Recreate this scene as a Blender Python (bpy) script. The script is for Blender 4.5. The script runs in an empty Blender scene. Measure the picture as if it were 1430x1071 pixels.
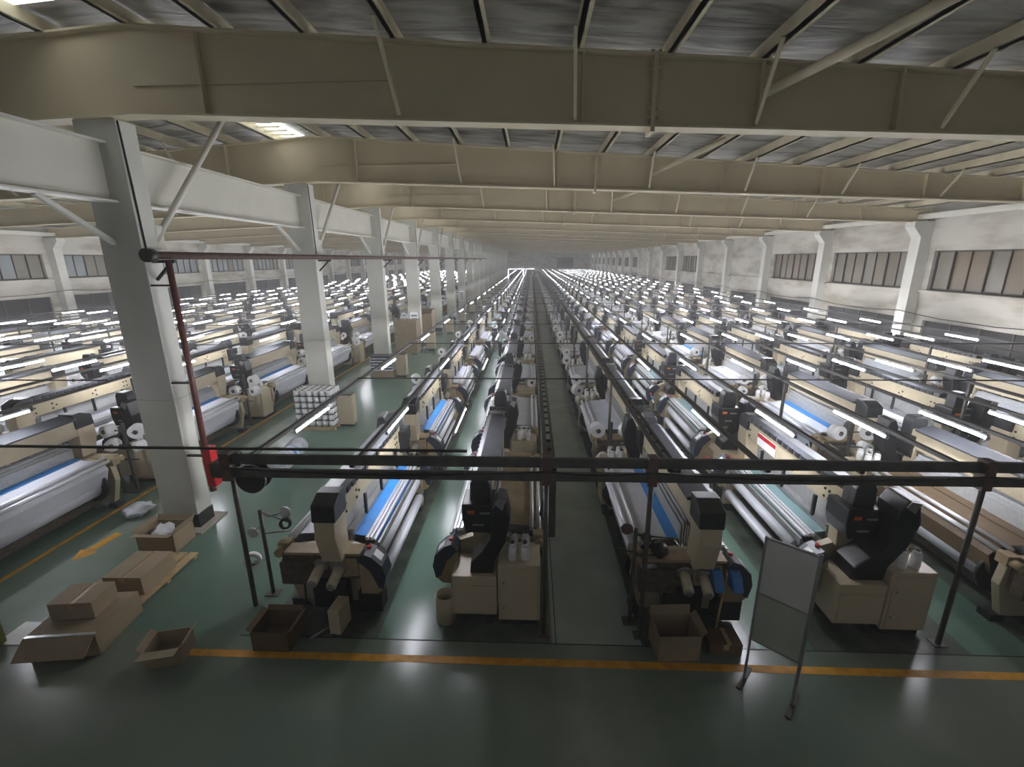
import bpy, bmesh, math, random
from mathutils import Vector, Matrix
random.seed(7)
S = bpy.context.scene
COL = S.collection
PI = math.pi

# ------------------------------------------------------------------ camera, world, exposure
F, PITCH, YAW, ROLL, CH = 637.16, 0.265663, 0.0426715, 0.00680305, 5.0
cam_d = bpy.data.cameras.new('camera'); cam = bpy.data.objects.new('camera', cam_d); COL.objects.link(cam)
cam_d.sensor_fit = 'HORIZONTAL'; cam_d.sensor_width = 36.0; cam_d.lens = 36.0 * F / 1430.0
cam_d.clip_start = 0.05; cam_d.clip_end = 400
_f = Vector((-math.sin(YAW) * math.cos(PITCH), math.cos(YAW) * math.cos(PITCH), -math.sin(PITCH)))
_r = Vector((math.cos(YAW), math.sin(YAW), 0)); _d = _f.cross(_r)
_r2 = _r * math.cos(ROLL) + _d * math.sin(ROLL); _d2 = -_r * math.sin(ROLL) + _d * math.cos(ROLL)
_m = Matrix((_r2, -_d2, -_f)).transposed().to_4x4(); _m.translation = Vector((0, 0, CH))
cam.matrix_world = _m
S.camera = cam

def px(X, Y, Z):
    v = Vector((X, Y, Z - CH)); z = v.dot(_f)
    if z < 0.1: return None
    return (715 + F * v.dot(_r2) / z, 535.5 + F * v.dot(_d2) / z)

w = bpy.data.worlds.new('world'); S.world = w; w.use_nodes = True
w.node_tree.nodes['Background'].inputs[0].default_value = (0.75, 0.85, 1.0, 1)
w.node_tree.nodes['Background'].inputs[1].default_value = 1.0
vs = w.node_tree.nodes.new('ShaderNodeVolumeScatter')      # cotton dust in the air of the hall
vs.inputs['Density'].default_value = 0.005; vs.inputs['Anisotropy'].default_value = 0.35
w.node_tree.links.new(vs.outputs[0], w.node_tree.nodes['World Output'].inputs['Volume'])
S.view_settings.view_transform = 'Standard'; S.view_settings.look = 'None'
S.view_settings.exposure = 2.5; S.view_settings.gamma = 1.0; S.view_settings.use_curve_mapping = False
TUBE = 25.0
S.cycles.volume_bounces = 1; S.cycles.max_bounces = 6; S.cycles.diffuse_bounces = 4; S.cycles.glossy_bounces = 3
S.cycles.sample_clamp_indirect = 4.0
S.cycles.use_denoising = True

# ------------------------------------------------------------------ materials
def lin(c):
    return tuple((v / 255 / 12.92) if v / 255 <= 0.04045 else ((v / 255 + 0.055) / 1.055) ** 2.4 for v in c) + (1,)
MATS = {}
def mat(name, rgb, rough=0.5, metal=0.0, var=0.12, scale=6.0, bump=0.0, emit=0.0, alpha=None, detail=4):
    m = bpy.data.materials.new(name); m.use_nodes = True
    nt = m.node_tree; b = nt.nodes['Principled BSDF']
    c = lin(rgb)
    b.inputs['Roughness'].default_value = rough; b.inputs['Metallic'].default_value = metal
    if emit:
        b.inputs['Base Color'].default_value = c
        b.inputs['Emission Color'].default_value = c; b.inputs['Emission Strength'].default_value = emit
    else:
        tc = nt.nodes.new('ShaderNodeTexCoord'); nz = nt.nodes.new('ShaderNodeTexNoise')
        nz.inputs['Scale'].default_value = scale; nz.inputs['Detail'].default_value = detail
        nt.links.new(tc.outputs['Object'], nz.inputs['Vector'])
        r = nt.nodes.new('ShaderNodeValToRGB')
        r.color_ramp.elements[0].position = 0.3; r.color_ramp.elements[1].position = 0.7
        r.color_ramp.elements[0].color = tuple(v * (1 - var) for v in c[:3]) + (1,)
        r.color_ramp.elements[1].color = tuple(min(1, v * (1 + var)) for v in c[:3]) + (1,)
        nt.links.new(nz.outputs['Fac'], r.inputs['Fac']); nt.links.new(r.outputs['Color'], b.inputs['Base Color'])
        if bump:
            bp = nt.nodes.new('ShaderNodeBump'); bp.inputs['Strength'].default_value = bump; bp.inputs['Distance'].default_value = 0.05
            nt.links.new(nz.outputs['Fac'], bp.inputs['Height']); nt.links.new(bp.outputs['Normal'], b.inputs['Normal'])
    MATS[name] = m
    return m

mat('cream', (176, 165, 138), .45, var=.06)
mat('cream_dark', (150, 132, 100), .55, var=.2)
mat('cabinet', (190, 176, 148), .4, var=.05, scale=3)
mat('black', (24, 25, 27), .38, var=.2)
mat('charcoal', (42, 43, 46), .45, var=.15)
mat('cover_grey', (64, 66, 71), .5, var=.12)
mat('navy', (40, 46, 62), .35, var=.15)
mat('oily', (82, 72, 58), .5, var=.4, scale=14)
mat('brass', (206, 194, 166), .35, .1, var=.15, scale=12)
mat('chrome', (216, 217, 220), .34, .55, var=.04)
mat('steel', (150, 150, 150), .4, .5, var=.12)
mat('white', (228, 228, 230), .55, var=.04)
mat('yarn', (236, 236, 236), .75, var=.05, scale=30, bump=.1)
mat('warp', (206, 208, 216), .5, var=.06, scale=2.5)
mat('warp_pale', (214, 222, 236), .5, var=.05, scale=2.5)
mat('roll', (232, 235, 242), .55, var=.05, scale=2)
mat('blue', (52, 132, 205), .45, var=.14, scale=4)
mat('teal', (112, 140, 142), .4, var=.1, scale=3)
mat('silver_cloth', (188, 192, 205), .4, var=.08, scale=3)
mat('brown_cloth', (92, 74, 50), .6, var=.2, scale=3)
mat('heald', (166, 168, 168), .5, .1, var=.1, scale=20)
mat('label_white', (238, 240, 242), .4, var=.02)
mat('red', (176, 30, 34), .4, var=.1)
mat('orange', (205, 100, 30), .5, var=.1)
mat('yellow', (222, 190, 40), .5, var=.1)
mat('motor_blue', (44, 110, 180), .4, var=.12)
mat('rail', (52, 51, 48), .45, .35, var=.2, scale=8)
mat('tray', (82, 80, 76), .5, .2, var=.3, scale=5)
mat('post', (82, 80, 74), .5, .4, var=.2, scale=8)
mat('rust', (92, 70, 60), .6, var=.25, scale=6)
mat('pipe_red', (98, 54, 47), .5, var=.2)
mat('cable', (26, 25, 24), .6)
mat('beam', (200, 187, 155), .6, var=.06, scale=1.2)
mat('flange', (202, 192, 162), .6, var=.06, scale=1.5)
mat('purlin', (196, 186, 156), .6, var=.14, scale=3)
mat('column', (196, 196, 186), .55, var=.05, scale=1.5)
mat('column_low', (198, 197, 186), .55, var=.07, scale=1.5)
mat('girder', (204, 202, 188), .55, var=.05, scale=1.5)
mat('dark', (30, 29, 28), .8, var=.2)
mat('opening', (34, 31, 29), .7, var=.25, scale=1.2)
mat('frame_dark', (72, 66, 58), .5, .3)
mat('pane_brown', (112, 104, 88), .18, var=.12, scale=.8)
mat('pane_grey', (120, 116, 104), .16, var=.12, scale=.8)
mat('pane_blue', (132, 138, 138), .16, var=.12, scale=.8)
mat('pane_tan', (106, 93, 75), .3, var=.15, scale=.8)
mat('carton', (148, 131, 106), .75, var=.08, scale=3)
mat('carton_dark', (104, 84, 58), .8, var=.1, scale=3)
mat('carton_in', (78, 62, 44), .85, var=.1)
mat('tape', (176, 150, 118), .18, var=.1, scale=10)
mat('flap', (60, 46, 34), .8)
mat('wood', (176, 152, 112), .75, var=.15, scale=8)
mat('plastic_wrap', (200, 205, 210), .15, var=.2, scale=8)
mat('green_box', (104, 108, 44), .7, var=.15)
mat('paint_yellow', (206, 146, 36), .5, var=.2, scale=7)
mat('board', (205, 207, 203), .3, var=.1, scale=2)
mat('board_low', (172, 176, 162), .35, var=.12, scale=2)
mat('skin', (176, 128, 100), .6)
mat('hair', (22, 20, 20), .5)
mat('shirt_white', (205, 206, 208), .8)
mat('trousers', (44, 46, 54), .8)
mat('shirt_blue', (52, 56, 120), .8)
mat('tube_light', (240, 241, 250), emit=TUBE)
mat('sky_panel', (238, 244, 250), emit=.45)
mat('door_light', (225, 228, 250), emit=1.2)
mat('lamp_body', (196, 198, 200), .4, var=.04)

def add_nodes(m):
    return m.node_tree, m.node_tree.nodes, m.node_tree.links
def floor_mat():
    m = mat('floor', (70, 100, 84), .22)
    nt, N, L = add_nodes(m); b = N['Principled BSDF']
    for n in list(N):
        if n.type not in ('BSDF_PRINCIPLED', 'OUTPUT_MATERIAL'): N.remove(n)
    tc = N.new('ShaderNodeTexCoord'); sep = N.new('ShaderNodeSeparateXYZ'); L.new(tc.outputs['Object'], sep.inputs[0])
    def noise(scale, det=5, sx=1, sy=1):
        mp = N.new('ShaderNodeMapping'); mp.inputs['Scale'].default_value = (sx, sy, 1); L.new(tc.outputs['Object'], mp.inputs[0])
        n = N.new('ShaderNodeTexNoise'); n.inputs['Scale'].default_value = scale; n.inputs['Detail'].default_value = det
        L.new(mp.outputs[0], n.inputs['Vector']); return n.outputs['Fac']
    def ramp(fac, p0, c0, p1, c1):
        r = N.new('ShaderNodeValToRGB'); r.color_ramp.interpolation = 'EASE'; e = r.color_ramp.elements
        e[0].position = p0; e[0].color = c0; e[1].position = p1; e[1].color = c1; L.new(fac, r.inputs['Fac']); return r.outputs['Color']
    def mix(fac, a, c):
        x = N.new('ShaderNodeMix'); x.data_type = 'RGBA'
        L.new(fac, x.inputs[0]); L.new(a, x.inputs[6]); L.new(c, x.inputs[7]); return x.outputs[2]
    green = ramp(noise(.5, 3), .25, lin((90, 116, 103)), .75, lin((102, 127, 113)))
    grey = ramp(noise(1.4), .3, lin((138, 147, 134)), .7, lin((156, 162, 150)))
    # worn walkway between the second and third rows, and the cross aisle in front of the machines
    def band(sock, lo, hi, soft):
        a = N.new('ShaderNodeMapRange'); a.inputs[1].default_value = lo - soft; a.inputs[2].default_value = lo + soft; L.new(sock, a.inputs[0])
        c = N.new('ShaderNodeMapRange'); c.inputs[1].default_value = hi - soft; c.inputs[2].default_value = hi + soft
        c.inputs[3].default_value = 1; c.inputs[4].default_value = 0; L.new(sock, c.inputs[0])
        q = N.new('ShaderNodeMath'); q.operation = 'MULTIPLY'; L.new(a.outputs[0], q.inputs[0]); L.new(c.outputs[0], q.inputs[1]); return q.outputs[0]
    wear = ramp(noise(.4, 4), .25, (.35, .35, .35, 1), .8, (.9, .9, .9, 1))
    def mul(a, c):
        q = N.new('ShaderNodeMath'); q.operation = 'MULTIPLY'; L.new(a, q.inputs[0]); L.new(c, q.inputs[1]); return q.outputs[0]
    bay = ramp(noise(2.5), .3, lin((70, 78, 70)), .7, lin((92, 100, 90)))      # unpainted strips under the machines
    pale = ramp(noise(1.1), .3, lin((140, 158, 146)), .7, lin((164, 177, 165)))
    front = band(sep.outputs[1], 5.03, 500, .01)
    col = mix(mul(wear, band(sep.outputs[1], -5, 5.03, .01)), green, ramp(noise(.8), .3, lin((114, 119, 107)), .7, lin((128, 131, 119))))
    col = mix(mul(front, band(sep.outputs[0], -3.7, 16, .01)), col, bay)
    for lo, hi in ((-2.08, -1.2), (3.0, 3.75), (5.75, 6.6), (8.1, 8.8), (10.6, 11.5)):
        col = mix(mul(front, band(sep.outputs[0], lo, hi, .012)), col, green)
    col = mix(mul(front, band(sep.outputs[0], .3, 1.5, .012)), col, pale)
    col = mix(mul(band(sep.outputs[0], .45, 1.3, .2), wear), col, grey)
    col = mix(mul(band(sep.outputs[0], -8.4, -7.0, .5), wear), col, grey)
    patch = ramp(noise(1.3, 8), .4, (0, 0, 0, 1), .8, (.12, .12, .12, 1))
    dark = ramp(noise(4), .3, lin((62, 78, 68)), .7, lin((82, 98, 86)))
    col = mix(patch, col, dark)
    L.new(col, b.inputs['Base Color'])
floor_mat()
def roof_mat():
    m = mat('roof', (120, 124, 124), .45, .0, var=.2, scale=2.5, bump=.9)
    nt, N, L = add_nodes(m); b = N['Principled BSDF']
    tc = [n for n in N if n.type == 'TEX_COORD'][0]
    mp = N.new('ShaderNodeMapping'); mp.inputs['Scale'].default_value = (.35, 1.6, 1); L.new(tc.outputs['Object'], mp.inputs[0])
    n2 = N.new('ShaderNodeTexNoise'); n2.inputs['Scale'].default_value = 1.6; n2.inputs['Detail'].default_value = 6; n2.inputs['Distortion'].default_value = 1.2
    L.new(mp.outputs[0], n2.inputs['Vector'])
    r = N.new('ShaderNodeValToRGB'); e = r.color_ramp.elements
    e[0].position = .32; e[0].color = lin((84, 80, 70)); e[1].position = .6; e[1].color = lin((164, 162, 150)); L.new(n2.outputs['Fac'], r.inputs['Fac'])
    L.new(r.outputs['Color'], b.inputs['Base Color'])
    bp = [n for n in N if n.type == 'BUMP'][0]; L.new(n2.outputs['Fac'], bp.inputs['Height'])
roof_mat()
def wall_mat():
    m = mat('wall', (196, 194, 184), .8, var=.05, scale=1.0)
    nt, N, L = add_nodes(m); b = N['Principled BSDF']
    tc = [n for n in N if n.type == 'TEX_COORD'][0]
    mp = N.new('ShaderNodeMapping'); mp.inputs['Scale'].default_value = (1, .5, 1.6); L.new(tc.outputs['Object'], mp.inputs[0])
    n2 = N.new('ShaderNodeTexNoise'); n2.inputs['Scale'].default_value = .9; n2.inputs['Detail'].default_value = 8; L.new(mp.outputs[0], n2.inputs['Vector'])
    r = N.new('ShaderNodeValToRGB'); e = r.color_ramp.elements
    e[0].position = .3; e[0].color = lin((138, 130, 112)); e[1].position = .55; e[1].color = lin((184, 180, 168)); L.new(n2.outputs['Fac'], r.inputs['Fac'])
    L.new(r.outputs['Color'], b.inputs['Base Color'])
wall_mat()

# ------------------------------------------------------------------ mesh builder
class MB:
    def __init__(s): s.v = []; s.f = []; s.m = []; s.s = []
    def quad_box(s, P, mi=0):
        o = len(s.v); s.v += P
        for q in ((0, 3, 2, 1), (4, 5, 6, 7), (0, 1, 5, 4), (1, 2, 6, 5), (2, 3, 7, 6), (3, 0, 4, 7)):
            s.f.append(tuple(o + i for i in q)); s.m.append(mi); s.s.append(False)
        return s
    def box(s, x0, x1, y0, y1, z0, z1, mi=0):
        return s.quad_box([(x0, y0, z0), (x1, y0, z0), (x1, y1, z0), (x0, y1, z0), (x0, y0, z1), (x1, y0, z1), (x1, y1, z1), (x0, y1, z1)], mi)
    def prism(s, poly, a0, a1, axis='y', mi=0, smooth=False):
        n = len(poly); o = len(s.v)
        def P(p, a): return {'y': (p[0], a, p[1]), 'x': (a, p[0], p[1]), 'z': (p[0], p[1], a)}[axis]
        s.v += [P(p, a0) for p in poly] + [P(p, a1) for p in poly]
        area = sum(poly[i][0] * poly[(i + 1) % n][1] - poly[(i + 1) % n][0] * poly[i][1] for i in range(n))
        flip = (area > 0) == (axis in ('y',))
        A = tuple(range(o, o + n)); B = tuple(range(o + n, o + 2 * n))
        # for y axis a ccw (x,z) polygon at a0 already faces -y
        if axis == 'y': caps = (A if area > 0 else A[::-1], B[::-1] if area > 0 else B)
        else: caps = (A[::-1] if area > 0 else A, B if area > 0 else B[::-1])
        for c in caps: s.f.append(c); s.m.append(mi); s.s.append(False)
        for i in range(n):
            j = (i + 1) % n
            q = (o + i, o + j, o + n + j, o + n + i)
            if axis == 'y': q = q[::-1] if area > 0 else q
            else: q = q if area > 0 else q[::-1]
            s.f.append(q); s.m.append(mi); s.s.append(smooth)
        return s
    def cyl(s, p0, p1, r0, r1=None, n=12, mi=0, caps=True, smooth=True):
        r1 = r0 if r1 is None else r1
        p0 = Vector(p0); p1 = Vector(p1); d = (p1 - p0).normalized()
        a = d.orthogonal().normalized(); b = d.cross(a); o = len(s.v)
        for p, r in ((p0, r0), (p1, r1)):
            for i in range(n):
                t = 2 * PI * i / n; q = p + (a * math.cos(t) + b * math.sin(t)) * r; s.v.append(tuple(q))
        for i in range(n):
            j = (i + 1) % n
            s.f.append((o + i, o + j, o + n + j, o + n + i)); s.m.append(mi); s.s.append(smooth)
        if caps:
            s.f.append(tuple(range(o + n - 1, o - 1, -1))); s.f.append(tuple(range(o + n, o + 2 * n)))
            s.m += [mi, mi]; s.s += [False, False]
        return s
    def tube(s, pts, r, n=8, mi=0):
        for a, b in zip(pts, pts[1:]): s.cyl(a, b, r, n=n, mi=mi)
        return s
    def bar(s, p0, p1, wd, hg, mi=0):
        p0 = Vector(p0); p1 = Vector(p1); d = (p1 - p0).normalized()
        up = Vector((0, 0, 1)) if abs(d.z) < .95 else Vector((0, 1, 0))
        a = d.cross(up).normalized() * wd / 2; b = a.cross(d).normalized() * hg / 2
        P = [tuple(p + k) for p in (p0, p1) for k in (-a - b, a - b, a + b, -a + b)]
        o = len(s.v); s.v += P
        for q in ((0, 3, 2, 1), (4, 5, 6, 7), (0, 1, 5, 4), (1, 2, 6, 5), (2, 3, 7, 6), (3, 0, 4, 7)):
            s.f.append(tuple(o + i for i in q[::-1])); s.m.append(mi); s.s.append(False)
        return s
    def ring(s, c, axis, r_out, r_in, wd, n=16, mi=0, mi_in=None):
        """a hollow package: outer and inner surface, two annular faces"""
        c = Vector(c); d = Vector(axis).normalized(); a = d.orthogonal().normalized(); b = d.cross(a); o = len(s.v)
        mi_in = mi if mi_in is None else mi_in
        for off, r in ((-.5, r_out), (.5, r_out), (-.5, r_in), (.5, r_in)):
            for i in range(n):
                t = 2 * PI * i / n; s.v.append(tuple(c + d * wd * off + (a * math.cos(t) + b * math.sin(t)) * r))
        for i in range(n):
            j = (i + 1) % n
            for q, k, sm in (((o + i, o + j, o + n + j, o + n + i), mi, True), ((o + 3 * n + i, o + 3 * n + j, o + 2 * n + j, o + 2 * n + i), mi_in, True),
                          ((o + 2 * n + i, o + 2 * n + j, o + j, o + i), mi, False), ((o + n + i, o + n + j, o + 3 * n + j, o + 3 * n + i), mi, False)):
                s.f.append(q); s.m.append(k); s.s.append(sm)
        return s
    def sheet(s, prof, y0, y1, t=.012, mi=0):
        """a thin bent sheet: profile in xz, run along y"""
        up = [Vector((0, 0))] * len(prof); q = []
        for i, p in enumerate(prof):
            a = Vector(prof[max(i - 1, 0)]); b = Vector(prof[min(i + 1, len(prof) - 1)]); d = (b - a).normalized()
            q.append((p[0] - d.y * t, p[1] + d.x * t))
        return s.prism(list(prof) + q[::-1], y0, y1, 'y', mi)
    def mesh(s, name, mats, bevel=0):
        me = bpy.data.meshes.new(name); me.from_pydata(s.v, [], s.f)
        for k in mats: me.materials.append(MATS[k])
        me.polygons.foreach_set('material_index', s.m); me.polygons.foreach_set('use_smooth', s.s)
        if bevel:
            bm = bmesh.new(); bm.from_mesh(me)
            ed = [e for e in bm.edges if len(e.link_faces) == 2 and e.calc_face_angle(0) > .6]
            bmesh.ops.bevel(bm, geom=ed, offset=bevel, segments=2, profile=.6, affect='EDGES', clamp_overlap=True)
            bm.to_mesh(me); bm.free()
        me.update(); return me
    def build(s, name, mats, parent=None, bevel=0, loc=None):
        if isinstance(mats, str): mats = [mats]
        o = bpy.data.objects.new(name, s.mesh(name, mats, bevel)); COL.objects.link(o)
        if parent is not None: o.parent = parent
        if loc is not None: o.location = loc
        return o
def inst(name, me, parent=None, loc=(0, 0, 0), rot=(0, 0, 0)):
    o = bpy.data.objects.new(name, me); COL.objects.link(o); o.location = loc; o.rotation_euler = rot
    if parent is not None: o.parent = parent
    return o
def tag(o, label=None, cat=None, group=None, kind=None):
    if label: o['label'] = label
    if cat: o['category'] = cat
    if group: o['group'] = group
    if kind: o['kind'] = kind
    return o
def thing(name, label, cat, loc=(0, 0, 0), rz=0, group=None):
    o = bpy.data.objects.new(name, None); COL.objects.link(o); o.location = loc; o.rotation_euler = (0, 0, rz)
    o.empty_display_size = .1
    return tag(o, label, cat, group)
def struct(name, mb, mats, **k):
    return tag(mb.build(name, mats, **k), kind='structure')
KIDS = {}
def dup(root, loc, rz=0):
    r = root.copy(); COL.objects.link(r); r.location = loc; r.rotation_euler = (0, 0, rz)
    def rec(a, b):
        for ch in KIDS.get(a.name) or list(a.children):
            c = ch.copy(); COL.objects.link(c); c.parent = b
            rec(ch, c)
    rec(root, r)
    return r
ORD = ['front', 'second', 'third', 'fourth', 'fifth', 'sixth', 'seventh', 'eighth', 'ninth', 'tenth', 'eleventh', 'twelfth']
def nth(k):
    if k < 12: return ORD[k]
    n = k + 1; return '%d%s' % (n, {1: 'st', 2: 'nd', 3: 'rd'}.get(n % 10, 'th') if n // 10 != 1 else 'th')
WORD = ['first', 'second', 'third', 'fourth', 'fifth', 'sixth', 'seventh', 'eighth', 'ninth', 'tenth', 'eleventh', 'twelfth', 'thirteenth', 'fourteenth', 'fifteenth', 'sixteenth']

# ------------------------------------------------------------------ room shell
YEND, XR, XL, XC, BAY0, BAY, NB = 128.0, 15.95, -27.6, -6.73, 7.6, 6.2, 20
RIDGE = -6.0
def ztop(x): return 8.3 - .07 * abs(x - RIDGE)
def zbot(x): return 7.18 - .039 * abs(x - RIDGE)
bays = [BAY0 + BAY * i for i in range(NB)]
struct('floor', MB().box(XL - .3, XR + .3, -1.2, YEND + .3, -.2, 0), 'floor')
ceil = struct('ceiling', MB().prism([(XL - .3, ztop(XL) + .22), (RIDGE, ztop(RIDGE) + .26), (XR + .3, ztop(XR) + .22), (XR + .3, ztop(XR) + .4), (RIDGE, ztop(RIDGE) + .45), (XL - .3, ztop(XL) + .4)], -1.2, YEND + .3, 'y'), 'roof')
k = 0
for i in range(-17, 13):
    x = .63 + 1.3 * i
    if x < XL + .4: continue
    z = ztop(x) + .02
    MB().box(x - .035, x + .035, -1.2, YEND, z, z + .2).box(x - .035, x + .09, -1.2, YEND, z, z + .02).build('purlin', 'purlin', ceil)
for y0 in [4.85] + [12.1 + 6.2 * i for i in range(6)]:
    sk = MB().prism([(-7.25, ztop(-7.25) + .205), (-6.55, ztop(-6.55) + .205), (-6.55, ztop(-6.55) + .218), (-7.25, ztop(-7.25) + .218)], y0, y0 + 2.3, 'y')
    sk = sk.build('skylight_panel', 'sky_panel', ceil)
    f = MB()
    for j in range(1, 6): f.box(-7.28, -6.52, y0 + j * .38 - .02, y0 + j * .38 + .02, ztop(-7) + .10, ztop(-7) + .14)
    f.build('skylight_bar', 'purlin', sk)
# far end wall
ew = MB().box(XL, XR, YEND, YEND + .3, 0, 8.6)
ew = struct('wall_far', ew, 'wall')
for x in [-24, -18, -12, -6.7, -1.5, 1.5, 6.2, 12]:
    MB().box(x - .2, x + .2, YEND - .25, YEND, 0, ztop(x)).build('pilaster', 'wall', ew)
MB().box(-1.5, 6.2, YEND - .12, YEND, 3.9, 4.0).box(6.2, XR, YEND - .12, YEND, 3.9, 4.0).build('ledge', 'column', ew)
tag(MB().box(6.9, 11.3, YEND - .2, YEND - .02, 2.6, 5.3).box(6.8, 11.4, YEND - .24, YEND - .02, 5.3, 5.4, 1).build('roller_shutter', ['opening', 'frame_dark']), 'dark grey roller shutter high on the far end wall', 'shutter')
tag(MB().box(-36 + 9, -33 + 9, YEND - .2, YEND - .02, 2.8, 5.4).box(-27.05, -23.95, YEND - .24, YEND - .02, 5.4, 5.5, 1).build('blackboard', ['opening', 'frame_dark']), 'dark board on the far end wall behind the left machine rows', 'board')
d1 = struct('door_1', MB().box(-6.2, .8, YEND - .1, YEND - .01, 0, 2.4), 'opening')
MB().box(-6.2, .8, YEND - .16, YEND - .1, 2.38, 2.5).box(-6.3, -6.15, YEND - .16, YEND - .1, 0, 2.3).box(-2.3, -2.1, YEND - .16, YEND - .1, .2, 2.3).build('daylight_gap', 'door_light', d1)
for x in (-5, -4, -3, -1.4, -.5): MB().box(x, x + .6, YEND - .15, YEND - .1, .2, 2.2).build('door_leaf', 'pane_tan', d1)
# wall behind the viewpoint (the gallery the photograph is taken from)
struct('wall_front', MB().box(XL, XR, -1.2, -1.0, 0, 8.6), 'white')

def side_wall(name, X, sgn, zw0, zw1, zd, pmat, blank):
    """sgn=+1: wall on the right, inner face at X, thickness outwards"""
    wl = MB(); a, b = (X, X + .3) if sgn > 0 else (X - .3, X)
    edges = [-1.2] + bays + [YEND]
    wl.box(a, b, -1.2, YEND, zw1, ztop(X) + .2)
    wl.box(a, b, -1.2, YEND, zd, zw0)
    ins = []; 
    for i, (y0, y1) in enumerate(zip(edges, edges[1:])):
        wl.box(a, b, y0, y0 + .55, zw0, zw1); wl.box(a, b, y1 - .55, y1, zw0, zw1)
        wl.box(a, b, y0, y0 + .7, 0, zd); wl.box(a, b, y1 - .7, y1, 0, zd)
        if i in blank: wl.box(a, b, y0 + .55, y1 - .55, zw0, zw1)
    W = struct(name, wl, 'wall')
    p = X - sgn * .42
    for y in bays:                                   # pilaster with a corbelled head under each roof beam
        q = X - sgn * .75
        prof = [(X, 0), (p, 0), (p, 5.75), (q, 6.15), (q, 6.36), (X, 6.36)]
        MB().prism(prof, y - .25, y + .25, 'y').build('pilaster', 'column_low', W)
    MB().box(min(X, X - sgn * .1), max(X, X - sgn * .1), -1.2, YEND, zw0 - .12, zw0 - .02).build('ledge', 'wall', W)
    MB().box(min(X - sgn * .35, X - sgn * .55), max(X - sgn * .35, X - sgn * .55), 0, YEND, 6.42, 6.62).build('eave_strut', 'girder', W)
    cb = MB(); zc = zd + .33
    for i in range(3, 16):
        y = bays[0] + (i - 3) * BAY; r = X - sgn * .5
        cb.tube([(r, y, zc), (r, y + 2, zc - .12), (r, y + 4.2, zc - .12), (r, y + BAY, zc)], .018, 6)
    tag(cb.build('wall_cable', 'cable'), 'dark cable strung along the %s wall between pilasters' % ('right' if sgn > 0 else 'left'), 'cable')
    for i, (y0, y1) in enumerate(zip(edges, edges[1:])):
        lo, hi = (X + .1, X + .3) if sgn > 0 else (X - .3, X - .1)
        d = struct('door_%d' % (i + 2 if sgn > 0 else i + 30), MB().box(lo, hi, y0 + .7, y1 - .7, 0, zd), 'opening')
        for j in range(1, 4):
            yy = y0 + .7 + (y1 - y0 - 1.4) * j / 4
            MB().box(lo - .03 if sgn > 0 else hi, lo if sgn > 0 else hi + .03, yy - .03, yy + .03, 0, zd).build('mullion', 'frame_dark', d)
        if i in blank: continue
        g = X + sgn * .12
        W_ = struct('window_%d' % (i + 1 if sgn > 0 else i + 30), MB().box(min(g, g + sgn * .06), max(g, g + sgn * .06), y0 + .55, y1 - .55, zw0, zw0 + .07)
                    .box(min(g, g + sgn * .06), max(g, g + sgn * .06), y0 + .55, y1 - .55, zw1 - .07, zw1)
                    .box(min(g, g + sgn * .06), max(g, g + sgn * .06), y0 + .55, y0 + .62, zw0, zw1).box(min(g, g + sgn * .06), max(g, g + sgn * .06), y1 - .62, y1 - .55, zw0, zw1), 'frame_dark')
        n = 7; st = (y1 - y0 - 1.24) / n
        for j in range(n):
            ya = y0 + .62 + st * j; h = g + sgn * (.03 + .03 * (j % 2))
            pm = pmat[(i * 3 + j * 5 + (j * j) % 3) % len(pmat)]
            MB().box(min(h, h + sgn * .02), max(h, h + sgn * .02), ya + .02, ya + st - .02, zw0 + .07, zw1 - .07).build('pane', pm, W_)
            if j: MB().box(min(g - sgn * .02, g + sgn * .08), max(g - sgn * .02, g + sgn * .08), ya - .015, ya + .015, zw0, zw1).build('mullion', 'frame_dark', W_)
side_wall('wall_right', XR, 1, 3.7, 5.22, 2.5, ['pane_brown', 'pane_grey', 'pane_tan', 'pane_brown', 'pane_grey'], {5, 6, 9, 10})
side_wall('wall_left', XL, -1, 4.1, 5.45, 3.1, ['pane_blue', 'pane_blue', 'pane_blue', 'pane_grey'], {9, 10})

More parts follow.
